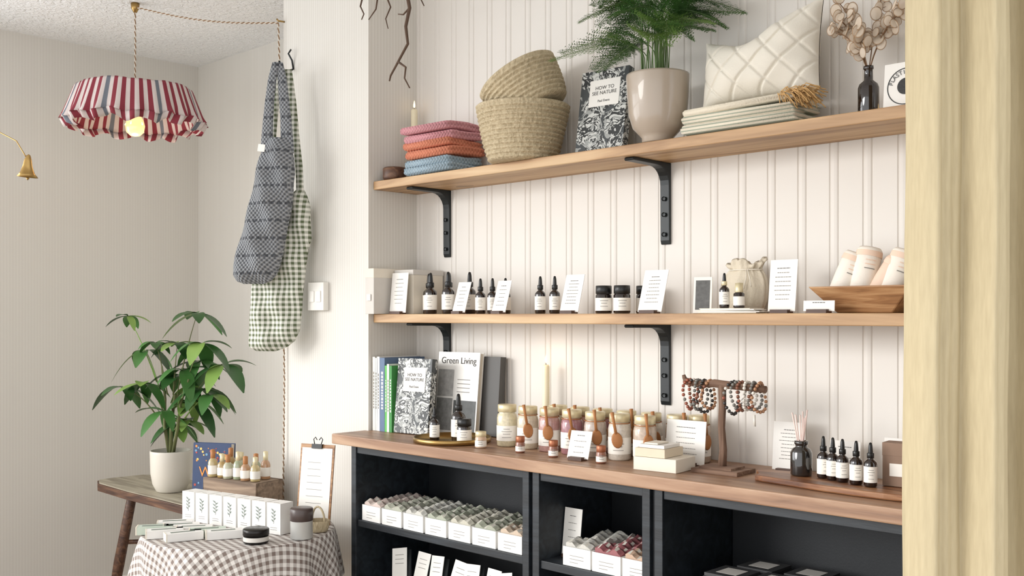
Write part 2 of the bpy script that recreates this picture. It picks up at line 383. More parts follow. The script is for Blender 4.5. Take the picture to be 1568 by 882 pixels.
for c in (2,2,1,1,0,0):
    h=R(.024,.028); foldslab(mb,R(.195,.215),R(.13,.14),h,CL[c],z,tr(R(-.008,.008),R(-.004,.004),.003)@rot('Z',R(-.06,.06))); z+=h-.001
mb.build((-2.272,2.055,T1+.001))
# baskets
ROPE,_nt,_b=base_mat('seagrass_rope'); _f=noise(_nt,130,4,(1,1,.5)); _nt.links.new(mixc(_nt,_f,C('#8f7b5a'),C('#e3d4b4')),_b.inputs['Base Color']); _b.inputs['Roughness'].default_value=.85; add_bump(_nt,_b,_f,1,.005)
def basket(mb,r0,r1,h,T,rings=13,pw=.75):
    out=[(0,0)]
    for i in range(rings):
        for q in range(6):
            t=(i+q/6)/rings; s=t**pw; out.append((r0+(r1-r0)*s+.006*abs(math.sin(math.pi*q/6)),h*t))
    inn=[(r-.012,z) for r,z in out[::-1] if r>.02 and z>.012]
    prof=out+[(r1+.005,h+.001),(r1+.006,h+.006),(r1+.001,h+.010),(r1-.006,h+.008)]+inn+[(0,.012)]
    mb.lathe(prof,ROPE,n=64,T=T,wob=.006)
mb=MB('seagrass_baskets'); basket(mb,.086,.122,.142,tr(0,0,0),12)
T=tr(.036,-.002,.160)@rot('Z',.7)@rot('Y',-.52)@rot('X',-.12)@tr(0,0,-.030); basket(mb,.080,.108,.105,T,9,.5)
mb.build((-1.905,2.014,T1+.0004))
# books
def book(name,w,h,t,cover,x,y,z,rz=0,lean=.1,spine='L'):
    mb=MB(name); c=.002
    mb.box(-w/2,w/2,0,c,0,h,cover); mb.box(-w/2,w/2,t-c,t,0,h,cover)
    sx=-w/2 if spine=='L' else w/2-c; mb.box(sx,sx+c,c,t-c,0,h,cover)
    mb.box(-w/2+.003,w/2-.003,c,t-c,.003,h-.003,PAPERC)
    return mb.build((x,y,z+t*math.sin(lean)+.0005),rz=rz,rx=-lean)
NAT=inkcover('cover_botanical_ink','#222526','#c9cac6',24,.06)
def nature_book(x,y,z,rz,lean,name='nature_book',w=.145,h=.222,sp='R'):
    b=book(name,w,h,.024,NAT,x,y,z,rz,lean,sp)
    mb=MB('title_panel'); mb.box(-w*.3,w*.34,-.0008,-.0001,h*.56,h*.88,PAPER); mb.build(parent=b)
    text('HOW TO\nSEE NATURE',.0135,(.003,-.0012,h*.76),INKD,b); text('Paul Evans',.009,(.003,-.0012,h*.61),INKD,b)
    return b
nature_book(-1.665,2.04,T1,.08,.16)
mb=MB('notebook'); mb.box(-.03,.03,0,.012,0,.16,M('notebook_cover','#d3d2b8',.7)); mb.box(-.028,.031,.002,.010,.002,.158,PAPER); mb.build((-1.355,2.128,T1+.001))
# fern pot
POT=M('pot_glaze_taupe','#ad9f90',.32,var=.04,vs=6,coat=.5)
SOIL=M('soil','#3a2a20',.95,bump=1,var=.4,vs=120)
mb=MB('potted_fern')
mb.lathe([(0,0),(.034,0),(.038,.003),(.038,.012),(.045,.02),(.06,.036),(.069,.065),(.073,.11),(.0755,.158),(.075,.163),(.0715,.163),(.07,.145),(0,.145)],POT,n=48)
mb.lathe([(0,.152),(.05,.15),(.0695,.146)],SOIL,n=24)
FERN=M('fern_green','#456f31',.6,var=.35,vs=30); FERN2=M('fern_light','#6d9144',.6,var=.3,vs=30); STEM=M('fern_stem','#5c7540',.6)
rnd=random.Random(3)
def frond(b0,out,ch,L,mt,sag):
    pts=[]
    for i in range(17):
        t=i/16
        rise=ch*(1-(1-min(1,t*1.7))**2)
        p=b0+Vector((0,0,rise))+out*(L*max(0,t-.22)**1.3*1.38+.02*t)-Vector((0,0,sag*max(0,t-.4)**2))
        p.y=min(p.y,.085); pts.append(p)
    mb.tube(pts,[.0014*(1-.6*i/16) for i in range(17)],STEM,5)
    vs=[];fs=[]; m=len(pts)-1
    for i in range(18,66):
        t=i/66.0; ii=min(m-1,int(t*m)); p=pts[ii].lerp(pts[ii+1],t*m-ii); d=(pts[ii+1]-pts[ii]).normalized()
        if t<.36: continue
        sd=d.cross(Vector((0,0,1))); 
        if sd.length<.2: sd=Vector((0.7,-.7,0))
        sd.normalize()
        for sg in (-1,1):
            bl=min(.075,(1.02-t)*.13+.006)*rnd.uniform(.8,1.1); bd=(sd*sg+d*.6+Vector((0,0,rnd.uniform(-.1,.15)))).normalized()
            nq=max(3,int(bl/.0062))
            for q in range(1,nq+1):
                c=p+bd*bl*q/nq
                if c.y>.125: continue
                nl=rnd.uniform(.006,.0095)*(1.1-.5*q/nq)
                for s2 in (-1,1):
                    e=c+(bd*.5+bd.cross(Vector((0,0,1)))*s2).normalized()*nl+Vector((0,0,rnd.uniform(-.002,.003)))
                    o=len(vs); w=bd*.0013; vs.extend([c-w,c+w,e]); fs.append((o,o+1,o+2))
            e=p+bd*bl
            if e.y<.125: o=len(vs); vs.extend([p-d*.0008,p+d*.0008,e]); fs.append((o,o+1,o+2))
    mb.add(vs,fs,mt)
for k in range(34):
    az=rnd.uniform(0,2*math.pi); out=Vector((math.cos(az),math.sin(az)*.8,0))
    if out.y>0: out.y*=.15
    out.normalize()
    hi=rnd.random()
    frond(Vector((rnd.uniform(-.035,.03),rnd.uniform(-.035,.03),.15)),out,rnd.uniform(.09,.28),rnd.uniform(.10,.19),FERN if rnd.random()<.6 else FERN2,rnd.uniform(.05,.2))
frond(Vector((-.02,0,.15)),Vector((-1,-.1,0)).normalized(),.13,.25,FERN,.05); frond(Vector((-.02,-.02,.15)),Vector((-.9,-.45,0)).normalized(),.10,.22,FERN2,.1)
frond(Vector((.02,0,.15)),Vector((1,-.1,0)).normalized(),.19,.15,FERN,.05)
mb.build((-1.458,2.012,T1+.0004))
# folded throws + fringe + quilted cushion
THR,_nt,_b=base_mat('striped_throw'); _tc=_nt.nodes.new('ShaderNodeTexCoord'); _s=_nt.nodes.new('ShaderNodeSeparateXYZ'); _nt.links.new(_tc.outputs['Object'],_s.inputs[0])
_w=mathn(_nt,'GREATER_THAN',mathn(_nt,'FRACT',mathn(_nt,'MULTIPLY',_s.outputs[2],125)),.62)
_nt.links.new(mixc(_nt,_w,C('#e0d6c2'),C('#a3a896')),_b.inputs['Base Color']); _b.inputs['Roughness'].default_value=.9; add_bump(_nt,_b,noise(_nt,300,3),.5,.002)
THP=M('cream_throw','#e4dac6',.9,bump=.6,bs_=260,var=.05)
mb=MB('folded_throws'); z=0
for h,w,mt in ((.025,.29,THR),(.024,.285,THR),(.017,.28,THP)):
    foldslab(mb,w,.12,h,mt,z,tr(0,-.008,.003)); z+=h-.001
FR=M('fringe_mustard','#c9a26c',.9,var=.3,vs=80)
for i in range(170):
    x0=.105+.055*R(0,1); y0=-.07+R(-.003,.05); p=Vector((x0,y0,.064+R(-.004,.008)))
    e=p+Vector((R(.01,.05),R(-.012,.004),R(-.035,.004))); mb.tube([p,p.lerp(e,.5)+Vector((0,0,.008)),e],.0012,FR,4)
mb.build((-1.235,2.06,T1+.0008))
QUI=M('quilted_cotton','#e2dccf',.85,var=.03,bump=.3,bs_=350)
mb=MB('quilted_cushion'); N=110; vs=[];fs=[]
def cush(s,t,side):
    sx=s*(1-.04*(1-t*t)); 
    vt=.158+(s+1)/2*.05 - .042*math.exp(-((s+.2)/.55)**2)+ .03*max(0,abs(s)-.8)
    vb=0.0+.008*(1-s*s)
    u=.146*sx; v=vb+(vt-vb)*(t+1)/2
    th=.058*max(0,(1-abs(s)**2.6))**.6*max(0,(1-abs(t)**2.6))**.6
    q1=((u+v*1.0)/.072)%1; q2=((u-v*1.0)/.072)%1
    g=math.exp(-(min(q1,1-q1)/.05)**2)+math.exp(-(min(q2,1-q2)/.05)**2); th-=.006*min(1,g)*min(1,th/.02)
    th+=.003*math.sin(u*55+v*20)*math.sin(v*70-u*15)*min(1,th/.02)
    return (u,side*max(th,.0015),v)
for side in (-1,1):
    o=len(vs)
    for j in range(N+1):
        for i in range(N+1): vs.append(cush(-1+2*i/N,-1+2*j/N,side))
    for j in range(N):
        for i in range(N): a=o+j*(N+1)+i; fs.append((a,a+1,a+N+2,a+N+1))
mb.add(vs,fs,QUI,None,True)
mb.build((-1.208,2.051,T1+.071),rx=-.1,rz=.03)
# vase with lunaria
mb=MB('dried_honesty_vase'); mb.lathe([(0,0),(.02,0),(.0215,.003),(.0215,.062),(.019,.07),(.0095,.078),(.0085,.1),(.0105,.102),(.0105,.108),(.008,.108),(.007,.1)],AMBER,n=28)
POD=M('lunaria_pod','#e6d6c2',.4,var=.2,alpha=.62,trans=.1); PODR=M('lunaria_rim','#b48f68',.5); DST=M('dry_stem','#7d5e42',.8)
rnd=random.Random(11)
for k in range(8):
    a=rnd.uniform(0,6.28); tip=Vector((math.cos(a)*rnd.uniform(.02,.075),math.sin(a)*.035,rnd.uniform(.17,.27)))
    if k==0: tip=Vector((-.065,-.01,.2))
    if k==1: tip=Vector((.075,0,.22))
    b0=Vector((0,0,.09)); mid=b0.lerp(tip,.5)+Vector((-tip.x*.25,0,.02))
    pts=[b0*(1-t)**2+mid*2*t*(1-t)+tip*t*t for t in [i/8 for i in range(9)]]
    mb.tube(pts,.0011,DST,5)
    for i in range(3,9):
        for _ in range(2):
            c=pts[i]+Vector((rnd.uniform(-.018,.018),rnd.uniform(-.012,.012),rnd.uniform(-.005,.014)))
            mb.tube([pts[i],c],.0005,DST,4)
            T=tr(*c)@rot('Z',rnd.uniform(-.9,1.2))@rot('X',math.pi/2+rnd.uniform(-.5,.5)); r=rnd.uniform(.008,.0125)
            mb.lathe([(0,.0008),(r*.8,.0006),(r,0),(r*.8,-.0006),(0,-.0008)],POD,n=14,T=T@Matrix.Diagonal((1,1.25,1,1)))
            mb.lathe([(r*.97,.0005),(r*1.04,0),(r*.97,-.0005)],PODR,n=14,T=T@Matrix.Diagonal((1,1.25,1,1)))
mb.build((-.955,2.06,T1+.0004))
mb=MB('round_logo_sign'); T=rot('X',-.1); mb.box(-.045,.045,0,.003,0,.1,PAPER,T)
mb.lathe([(.036,0),(.038,0)],BLACK,T=T@tr(0,-.0006,.05)@rot('X',math.pi/2),n=40); mb.lathe([(0,0),(.017,0)],BLACK,T=T@tr(0,-.0006,.05)@rot('X',math.pi/2),n=30)
o=mb.build((-.868,2.035,T1+.001),bevel=.0)
for i,ch in enumerate('PLASTIC FREE'):
    a=math.radians(165-i*150/11*1.0)
    t=text(ch,.012,(.027*math.cos(a),-.003-.0014+.05*0,.05+.025*math.sin(a)),BLACK,o); t.rotation_euler=(math.pi/2,-(a-math.pi/2)*1.0,0); t.location.y=math.sin(.1)*(.05+.025*math.sin(a))-.0012
mb=MB('tealight_lamp'); mb.lathe([(0,0),(.018,0),(.019,.016),(.016,.016),(0,.012)],IVORY); mb.lathe([(0,.013),(.004,.018),(.003,.026),(0,.036)],FLAME,n=10); mb.build((-.905,2.11,T1+.0004))

# ------------------------------------------------------------ counter objects
def C2(n,h): return M(n,h,.6)
mb=MB('row_of_books'); x=0
for (t,hh,c,dp) in ((.012,.225,'#e9e6de',.15),(.010,.222,'#cfd2cf',.15),(.013,.226,'#f0eee8',.15),(.024,.223,'#5f7390',.16),(.010,.2,'#62b85a',.14),(.011,.205,'#e6ebdf',.14),(.013,.2,'#3f8a45',.14)):
    m_=C2('book_cloth',c); mb.box(x,x+.002,0,dp,0,hh,m_); mb.box(x+t-.003,x+t-.001,0,dp,0,hh,m_); mb.box(x,x+t-.001,0,.002,0,hh,m_); mb.box(x+.002,x+t-.003,.002,dp-.003,.003,hh-.004,PAPERC)
    zq=hh*.3
    while zq<hh*.78: zl=R(.004,.009); mb.box(x+t*.3,x+t*.65,-.0004,.0,zq,zq+zl,INK if c[1] in 'ecf' else PAPER); zq+=zl+.003
    x+=t
rb=mb.build((-2.494,1.968,TC+.0005),bevel=.0006)
nature_book(-2.325,1.975,TC,.12,.1,w=.135)
GL=M('cover_white_gloss','#e6e4df',.35,var=.03)
gl=book('living_book',.165,.242,.018,GL,-2.225,2.058,TC,.08,.10,'L')
text('Green Living',.027,(0,-.0008,.208),INKD,gl)
mb=MB('cover_print'); 
PH=[M('print_a','#a4a3a0',.5,var=.5,vs=60),M('print_b','#858583',.5,var=.6,vs=70),M('print_c','#4a4c4b',.5,var=.7,vs=60)]
mb.box(-.078,-.015,-.0007,-.0001,.11,.19,PH[0]); mb.box(-.078,-.015,-.0007,-.0001,.01,.105,PH[1]); mb.box(-.01,.078,-.0007,-.0001,.01,.10,PH[2])
for i in range(4): mb.box(.0,.05,-.0007,-.0001,.16-.012*i,.162-.012*i,INK)
mb.build(parent=gl)
book('hardback_book',.12,.23,.026,M('cover_dark_grey','#4e4c4a',.5),-2.145,2.09,TC,.1,.08,'R')
mb=MB('brass_tray'); mb.lathe([(0,0),(.102,0),(.108,.002),(.109,.014),(.1065,.0145),(.1055,.004),(0,.0025)],BRASS,n=48); mb.build((-2.11,1.945,TC+.0004))
inst(B50,(-2.09,1.95,TC+.0032),.1,scale=1.08)
inst(B30,(-2.15,1.915,TC+.0032),.1,scale=.95)
inst(J,(-2.045,1.93,TC+.0032),scale=.95)
def jarg(x,y): 
    mb=jar_mesh('sample_pot',.03,.044,M('sample_content','#c9a98d',.3,coat=.5),GOLD,.32); return mb.build((x,y,TC+.0004))
jarg(-1.955,1.905)
candle(-1.905,2.108,TC,.215,.0105)
cols=['#d3c8a9','#cbc1ab','#b8918a','#9c6d73','#b9aa9e','#cfc7bb','#b9a694']
jm=[]
for i,cc in enumerate(cols):
    cont=M('bath_salts',cc,.25,var=.3,vs=160,coat=.9); r=.028;h=.112; mb=MB('bath_salt_jar')
    mb.lathe([(0,0),(r*.9,0),(r,.004),(r,h*.68),(r*.93,h*.76),(r*.8,h*.8),(r*.8,h*.82)],cont,n=28)
    mb.lathe([(r*.86,h*.82),(r*.9,h*.825),(r*.9,h*.985),(r*.84,h),(0,h)],GOLD,n=28)
    mb.lathe([(r+.0005,h*.14),(r+.0005,h*.5)],LABEL,n=28)
    for zz,aw in ((.42,.3),(.36,.5),(.3,.35),(.22,.45)): mb.lathe([(r+.0009,h*zz),(r+.0009,h*zz+.0014)],INK,n=6,a0=-.9-aw,a1=-.9+aw)
    if i>0:
        T=rot('Z',-.45-.12*(i%3))@tr(r+.006,0,0)@rot('X',.1+.08*(i%2))
        mb.tube([(0,0,h*1.07),(0,0,h*.9),(0,0,h*.6)],[.0048,.0034,.0036],SPOONW,8,T)
        mb.lathe([(0,0),(.010,.0005),(.0135,.003),(.0115,.0055),(0,.003)],SPOONW,T=T@tr(-.003,0,h*.46)@rot('Y',math.pi/2)@Matrix.Diagonal((1.45,1,1,1)),n=18)
        mb.lathe([(r*.93,h*.79),(r*.96,h*.80),(r*.93,h*.81)],SPOONW,n=20)
    jm.append(mb)
for i in range(7):
    o=jm[i].build((-1.935+.0765*i,1.985,TC+.0004),rz=R(-.15,.15))
    if i>=1: inst(o,(-1.895+.0765*i,2.06,TC+.0004),R(-.4,.4))
inst(o,(-1.39,2.085,TC+.0004),.2)
for x,y in ((-1.815,1.91),(-1.697,1.905),(-1.545,1.905)):
    mb=jar_mesh('sample_pot',.024,.042,M('sample_clay','#8d5a45',.3,coat=.5),COPPER,.36); mb.build((x,y,TC+.0004))
card('price_card',.062,.072,-1.62,1.905,TC,.3,.1,4)
mb=MB('card_display_box')
mb.box(-.055,.055,-.045,.045,0,.03,PAPERC); mb.box(-.053,.025,-.042,.042,.0305,.05,M('kraft_light','#d9cbb4',.8)); mb.box(-.045,.02,-.036,.036,.0505,.058,PAPER)
mb.box(-.035,.0,-.03,.02,.0585,.062,PAPERC)
mb.build((-1.38,1.93,TC+.0004),rz=.1,bevel=.001)
card('information_card',.11,.105,-1.385,2.015,TC+.0,.1,.0,6)
# jewellery stand
BARK=wood('driftwood','#5b4334','#7e6250','#a08470','Z',.8,3); BARKX=wood('driftwood_bar','#5b4334','#7e6250','#a08470','X',.8,3)
mb=MB('bracelet_stand')
mb.box(-.055,.06,-.042,.042,0,.009,BARKX); mb.box(-.04,.04,-.032,.03,.0092,.014,BARKX)
mb.tube([(0,0,.012),(.003,0,.05),(-.002,.001,.1),(.001,0,.15),(0,0,.195)],[.010,.0085,.008,.0085,.009],BARK,10)
mb.tube([(-.098,.003,.200),(-.06,.0,.194),(-.02,0,.198),(.04,0,.194),(.108,-.002,.190)],[.0085,.008,.0095,.0085,.008],BARKX,10)
mb.tube([(-.095,.003,.198),(-.098,.0,.208),(-.1,.0,.214)],[.006,.005,.004],BARK,8)
bc=[M('bead_'+n,h,.35,coat=.3) for n,h in (('brown','#7a4a35'),('white','#d8d2c8'),('black','#2f2c2a'),('grey','#77756f'),('tan','#a97c5a'),('rust','#93503a'))]
rnd=random.Random(5)
for k,xx in enumerate((-.082,-.07,-.058,-.045,-.033,.026,.04,.053,.066,.08,.092)):
    main=bc[(5,0,3,2,4,2,3,0,1,3,4)[k]]; rr=.024+rnd.uniform(-.002,.003); n=20; cz=.192+.009-rr*1.35+.003
    for i in range(n):
        a=2*math.pi*i/n; p=Vector((xx+.004*math.sin(a*2+k)+math.cos(a)*.006,math.cos(a)*rr*.8,cz+math.sin(a)*rr*1.35)); 
        mt=main if rnd.random()<.85 else bc[rnd.randrange(6)]; br=.0042
        mb.lathe([(0,-br),(br*.7,-br*.7),(br,0),(br*.7,br*.7),(0,br)],mt,c=p,n=8)
mb.tube([(.09,-.02,.135),(.092,-.022,.11)],.003,bc[1],6)
mb.build((-1.262,1.985,TC+.0004),rz=.05)
card('information_card',.075,.112,-1.155,2.085,TC,.1,.1,9)
# reed diffuser
REED=M('reed_stick','#e8cfc6',.7)
board=MB('live_edge_board'); pts=[]
for i in range(40):
    a=2*math.pi*i/40; rr=1+.06*math.sin(3*a+1)+.04*math.sin(7*a); pts.append((.28*math.copysign(abs(math.cos(a))**.85,math.cos(a))*rr,.066*math.copysign(abs(math.sin(a))**.7,math.sin(a))*rr))
board.extrude(pts,wood('olive_board','#5a3520','#8a5a38','#b98a5f','X',.4,1.6),'Z',0,.013); board.build((-.905,1.965,TC+.0004),bevel=.003,rz=-.05)
BZ=TC+.0140
mb=MB('reed_diffuser'); mb.lathe([(0,0),(.021,0),(.0225,.003),(.0225,.048),(.019,.056),(.012,.06),(.012,.064),(.0145,.066),(.0145,.073),(.011,.073),(.010,.06)],M('diffuser_glass','#262321',.1,coat=1),n=28)
for i in range(9): 
    a=R(0,6.28); mb.tube([(0,0,.03),(math.cos(a)*.02,math.sin(a)*.014,.13+R(-.01,.008))],.0016,REED,5)
mb.build((-1.068,1.985,BZ+.0003))
for x,y in ((-1.018,1.985),(-.992,1.975),(-.966,1.965),(-.932,1.955),(-.899,1.948)): inst(B30,(x,y,BZ+.0003),R(-.2,.2),scale=.87)
card('information_card',.07,.08,-1.025,2.09,TC,.1,.0,3); card('information_card',.075,.095,-.90,2.09,TC,.08,0,4)
KR=M('kraft_card','#8d7361',.8,var=.08)
mb=MB('kraft_gift_box'); mb.box(-.028,.028,-.02,.02,0,.085,KR); mb.box(-.0285,.0285,-.0205,.0205,.06,.0855,KR); mb.box(-.014,.014,-.0212,-.0206,.02,.045,LABEL); kb=mb.build((-.862,2.0,BZ+.0003),bevel=.001,rz=.1)
inst(kb,(-.79,1.98,BZ+.0003),.0)

# ------------------------------------------------------------ cabinet goods
WB=M('carton_white','#ebe9e5',.65,var=.02)
def soap_tray(x,z,col,y0=1.862,dy=.19,w=.084):
    mb=MB('soap_tray'); h=.045; t=.0015
    mb.box(-w/2,w/2,0,dy,0,t,WB); mb.box(-w/2,w/2,0,t,t,h,WB); mb.box(-w/2,w/2,dy-t,dy,t,h,WB); mb.box(-w/2,-w/2+t,t,dy-t,t,h,WB); mb.box(w/2-t,w/2,t,dy-t,t,h,WB)
    for q in range(3): mb.box(-w*.25,w*.25*(1 if q<2 else .2),-.0005,-.0001,h*.55-.008*q,h*.55-.008*q+.0012,INK)
    sm=M('soap_bar',col,.5,var=.2,vs=60); sm2=M('soap_crest','#d5d0c4',.6,var=.2,vs=120); sm3=M('soap_side',col,.6,var=.45,vs=90)
    n=6; L=(dy-.01)/n
    for i in range(n):
        y=.005+L*i; m=12; vs=[]
        for yy in (y+.001,y+L*.5,y+L-.002):
            mid=abs(yy-(y+L*.5))<1e-6
            for j in range(m+1):
                xx=-w/2+.004+(w-.008)*j/m; vs.append((xx,yy,.004)); vs.append((xx,yy,.051+.005*math.sin(j*.9+i*1.7)+R(-.002,.0025)+(.005 if mid else 0)))
        fs=[];mm=[];o=2*(m+1)
        for j in range(m):
            fs+=[(2*j,2*j+2,2*j+3,2*j+1),(2*o+2*j,2*o+2*j+1,2*o+2*j+3,2*o+2*j+2),(2*j+1,2*j+3,o+2*j+3,o+2*j+1),(o+2*j+1,o+2*j+3,2*o+2*j+3,2*o+2*j+1)]; mm+=[sm,sm,sm2 if j%4==1 else sm3,sm]
        fs+=[(0,1,o+1,o),(o,o+1,2*o+1,2*o),(2*m,o+2*m,o+2*m+1,2*m+1),(o+2*m,2*o+2*m,2*o+2*m+1,o+2*m+1)]; mm+=[sm]*4
        mb.add(vs,fs,mm)
    return mb.build((x,y0,z+.0006),rz=R(-.02,.02))
for i,cc in enumerate(('#cfbdb4','#aeaf9f','#c6c4bc','#a4a897','#bdb9aa','#9da08f','#c3b09c')): soap_tray(-2.367+.0935*i,SZ,cc)
for i,cc in enumerate(('#c3c0b8','#93595c','#bd9f88')): soap_tray(-1.585+.0895*i,SZ,cc)
card('price_card',.056,.12,-1.664,1.93,SZ,.12,.0,5)
PK=M('pouch_paper','#2c2f31',.7)
for i in range(8):
    mb=MB('tagged_pouch'); T=rot('X',-.25)@rot('Y',R(-.2,.2)); mb.loft([(0,0,.03,.012,.012),(0,.05,.032,.014,.014),(0,.1,.03,.006,.014),(0,.13,.03,.002,.014)],PK,16,T); mb.box(-.026,.026,-.0035,-.002,.05,.135,PAPER,T)
    for q in range(3): mb.box(-.015,.015,-.0042,-.0036,.115-.012*q,.1163-.012*q,INK,T)
    mb.build((-2.27+.07*i,1.89,-.8005),rz=R(-.1,.25))
mb=MB('stacked_gift_boxes')
GB=M('gift_box_dark','#3b3b3c',.6)
for j,(xx,yy) in enumerate(((0,0),(.1,.01),(.2,0),(.02,.1),(.13,.11))):
    mb.box(xx,xx+.09,yy,yy+.09,0,.034,GB); mb.box(xx+.002,xx+.088,yy+.002,yy+.088,.0345,.042,GB); mb.box(xx+.02,xx+.07,yy+.02,yy+.07,.0422,.0426,GREYB)
mb.build((-1.25,1.89,SZ+.0005),bevel=.001)

# ------------------------------------------------------------ cloth-covered table
GT=gingham('brown_gingham','#7f716a','#e4e0db',.021)
TX,TY,TZ=-2.645,1.60,-.62
mb=MB('gingham_table'); vs=[];fs=[];uv=[]; NA=240; half=.42
rad=[0,.1,.2,.262,.27]; nr=20
def cl(th,k):
    rm=min(half/max(abs(math.cos(th+.35)),1e-6),half/max(abs(math.sin(th+.35)),1e-6)); rm=min(rm,.53)
    if k<len(rad): rho=rad[k]; return rho,rho,0
    f=(k-len(rad)+1)/nr; rho=.27+(rm-.27)*f; dr=rho-.27
    ff=math.sin(11*th+.8)*.5+math.sin(6*th+2)*.5
    r=.27+.008*(1-math.exp(-dr*40))+min(dr,.25)*(.06+.22*max(-.35,ff))
    return r,rho,-dr*.985
for k in range(len(rad)+nr):
    for i in range(NA):
        th=2*math.pi*i/NA; r,rho,z=cl(th,k)
        x=r*math.cos(th); y=r*math.sin(th)
        if x>.15: y=min(y,1.822-TY)
        vs.append((x,min(y,1.945-TY),z)); uv.append((rho*math.cos(th+.2),rho*math.sin(th+.2)))
for k in range(len(rad)+nr-1):
    for i in range(NA): i2=(i+1)%NA; fs.append((k*NA+i,k*NA+i2,(k+1)*NA+i2,(k+1)*NA+i))
mb.add(vs,fs,GT,None,True,uv)
mb.lathe([(0,-.025),(.258,-.025),(.262,-.02),(.262,-.006),(.258,-.003),(0,-.003)],WALNUT,n=40)
for a in (0.8,2.4,4.0,5.6): mb.tube([(.14*math.cos(a),.14*math.sin(a),-.025),(.20*math.cos(a),.20*math.sin(a),FLOOR-TZ+.001)],[.018,.012],WALNUT,10)
mb.build((TX,TY,TZ))
TT=TZ+.0015
DR=M('botanical_ink','#7b857c',.7)
for i in range(7):
    mb=MB('botanical_carton'); w=.053;h=.088
    mb.box(-w/2,w/2,0,.05,0,h,WB)
    mb.tube([(0,-.0004,.03),(.002,-.0004,.05),(0,-.0004,.07)],.0006,DR,4)
    for q in range(7):
        zz=.035+.005*q; sg=1 if q%2 else -1; mb.add([(0,-.0006,zz),(sg*.006,-.0006,zz+.002),(sg*(.009+.002*(i%3)),-.0006,zz+.008),(sg*.003,-.0006,zz+.006)],[(0,1,2,3)],DR)
    for q in range(2): mb.box(-.013,.013,-.0006,-.0001,.018-.006*q,.0192-.006*q,INK)
    mb.box(-.010,.010,.01,.012,h,h+.0003,INK)
    mb.build((-2.862+.0585*i,1.555+.012*i,TT),rz=.2,bevel=.0008)
TUB=M('tube_pale_green','#c3cfc1',.5)
for i,(x,y,a,cc) in enumerate(((-2.79,1.475,.25,WB),(-2.735,1.465,.3,WB),(-2.68,1.475,.2,WB),(-2.765,1.40,.2,TUB),(-2.70,1.395,.35,WB),(-2.625,1.485,.3,TUB),(-2.63,1.415,.5,WB),(-2.57,1.505,.35,WB))):
    mb=MB('lotion_carton'); mb.box(-.02,.02,-.05,.05,0,.022,cc); mb.box(-.006,.006,-.035,.03,.0222,.0226,DR); mb.box(-.0205,.0205,-.0505,-.047,-.0,.0225,PAPERC); mb.build((x,y,TT),rz=a-.8,bevel=.001)
mb=MB('balm_tin'); T0=M('tin_black','#23201f',.3,metal=.5); mb.lathe([(0,0),(.032,0),(.034,.002),(.034,.022),(.0355,.022),(.0355,.037),(.033,.039),(0,.039)],T0,n=32); mb.lathe([(.0344,.006),(.0344,.018)],GREYB,n=32); mb.build((-2.455,1.535,TT))
mb=MB('glass_canister'); mb.lathe([(0,0),(.028,0),(.031,.003),(.031,.05)],M('frosted_glass','#c9c9c5',.3,coat=.4),n=32); mb.lathe([(.031,.05),(.032,.051),(.032,.082),(.030,.085),(0,.085)],M('lid_dark_wood','#4b3f3c',.35),n=32); mb.build((-2.41,1.652,TT))
mb=MB('clipboard'); mb.box(-.06,.06,0,.004,0,.235,OLIVEW); mb.box(-.054,.054,-.001,-.0002,.006,.224,PAPER)
for i in range(7): mb.box(-.03,.03*R(.5,1),-.0014,-.0011,.18-.02*i,.1812-.02*i,INK)
mb.box(-.018,.018,-.006,.006,.222,.236,BLACK); mb.tube([(-.012,0,.236),(-.016,0,.250),(-.010,0,.256),(-.004,0,.248)],.0014,BLACK,6); mb.tube([(.012,0,.236),(.016,0,.250),(.010,0,.256),(.004,0,.248)],.0014,BLACK,6)
mb.build((-2.555,1.79,TT),rx=-.12,rz=.35)
mb=MB('seagrass_handbasket'); mb.lathe([(0,0),(.026,0),(.03,.01),(.034,.03),(.032,.032),(.026,.01),(0,.004)],ROPE,n=24)
mb.tube([(.03*math.cos(a),0,.03+.04*math.sin(a)) for a in [math.pi*i/12 for i in range(13)]],.003,ROPE,6); mb.build((-2.455,1.74,TT))

# ------------------------------------------------------------ rustic bench + plant + book + crate
BZt=-.65
SL=wood('slab_top','#7d7464','#a39a86','#bdb6a2','X',.5,1.2)
mb=MB('rustic_bench'); pts=[(-.45,-.06),(-.44,-.11),(-.36,-.145),(-.1,-.155),(.2,-.15),(.5,-.15),(.70,-.13),(.72,-.04),(.70,.03),(.60,.035),(.58,.13),(.3,.16),(-.1,.15),(-.35,.15),(-.44,.08)]
mb.extrude(pts,WALNUT,'Z',-.032,-.004); mb.extrude([(x*.985,y*.97) for x,y in pts],SL,'Z',-.0039,0)
for (a,b,c,d) in ((-.2,-.08,-.30,-.14),(-.1,.1,-.05,.14),(.4,-.08,.46,-.13),(.4,.1,.46,.14)):
    mb.tube([(a,b,-.03),((a+c)/2,(b+d)/2,-.3),(c,d,FLOOR-BZt+.001)],[.018,.021,.014],WALNUT,10)
mb.tube([(-.24,-.10,-.22),(-.09,.11,-.22)],.009,WALNUT,8); mb.box(-.25,-.02,-.03,.03,-.055,-.033,WALNUT)
mb.build((-3.585,1.905,BZt),bevel=.002)
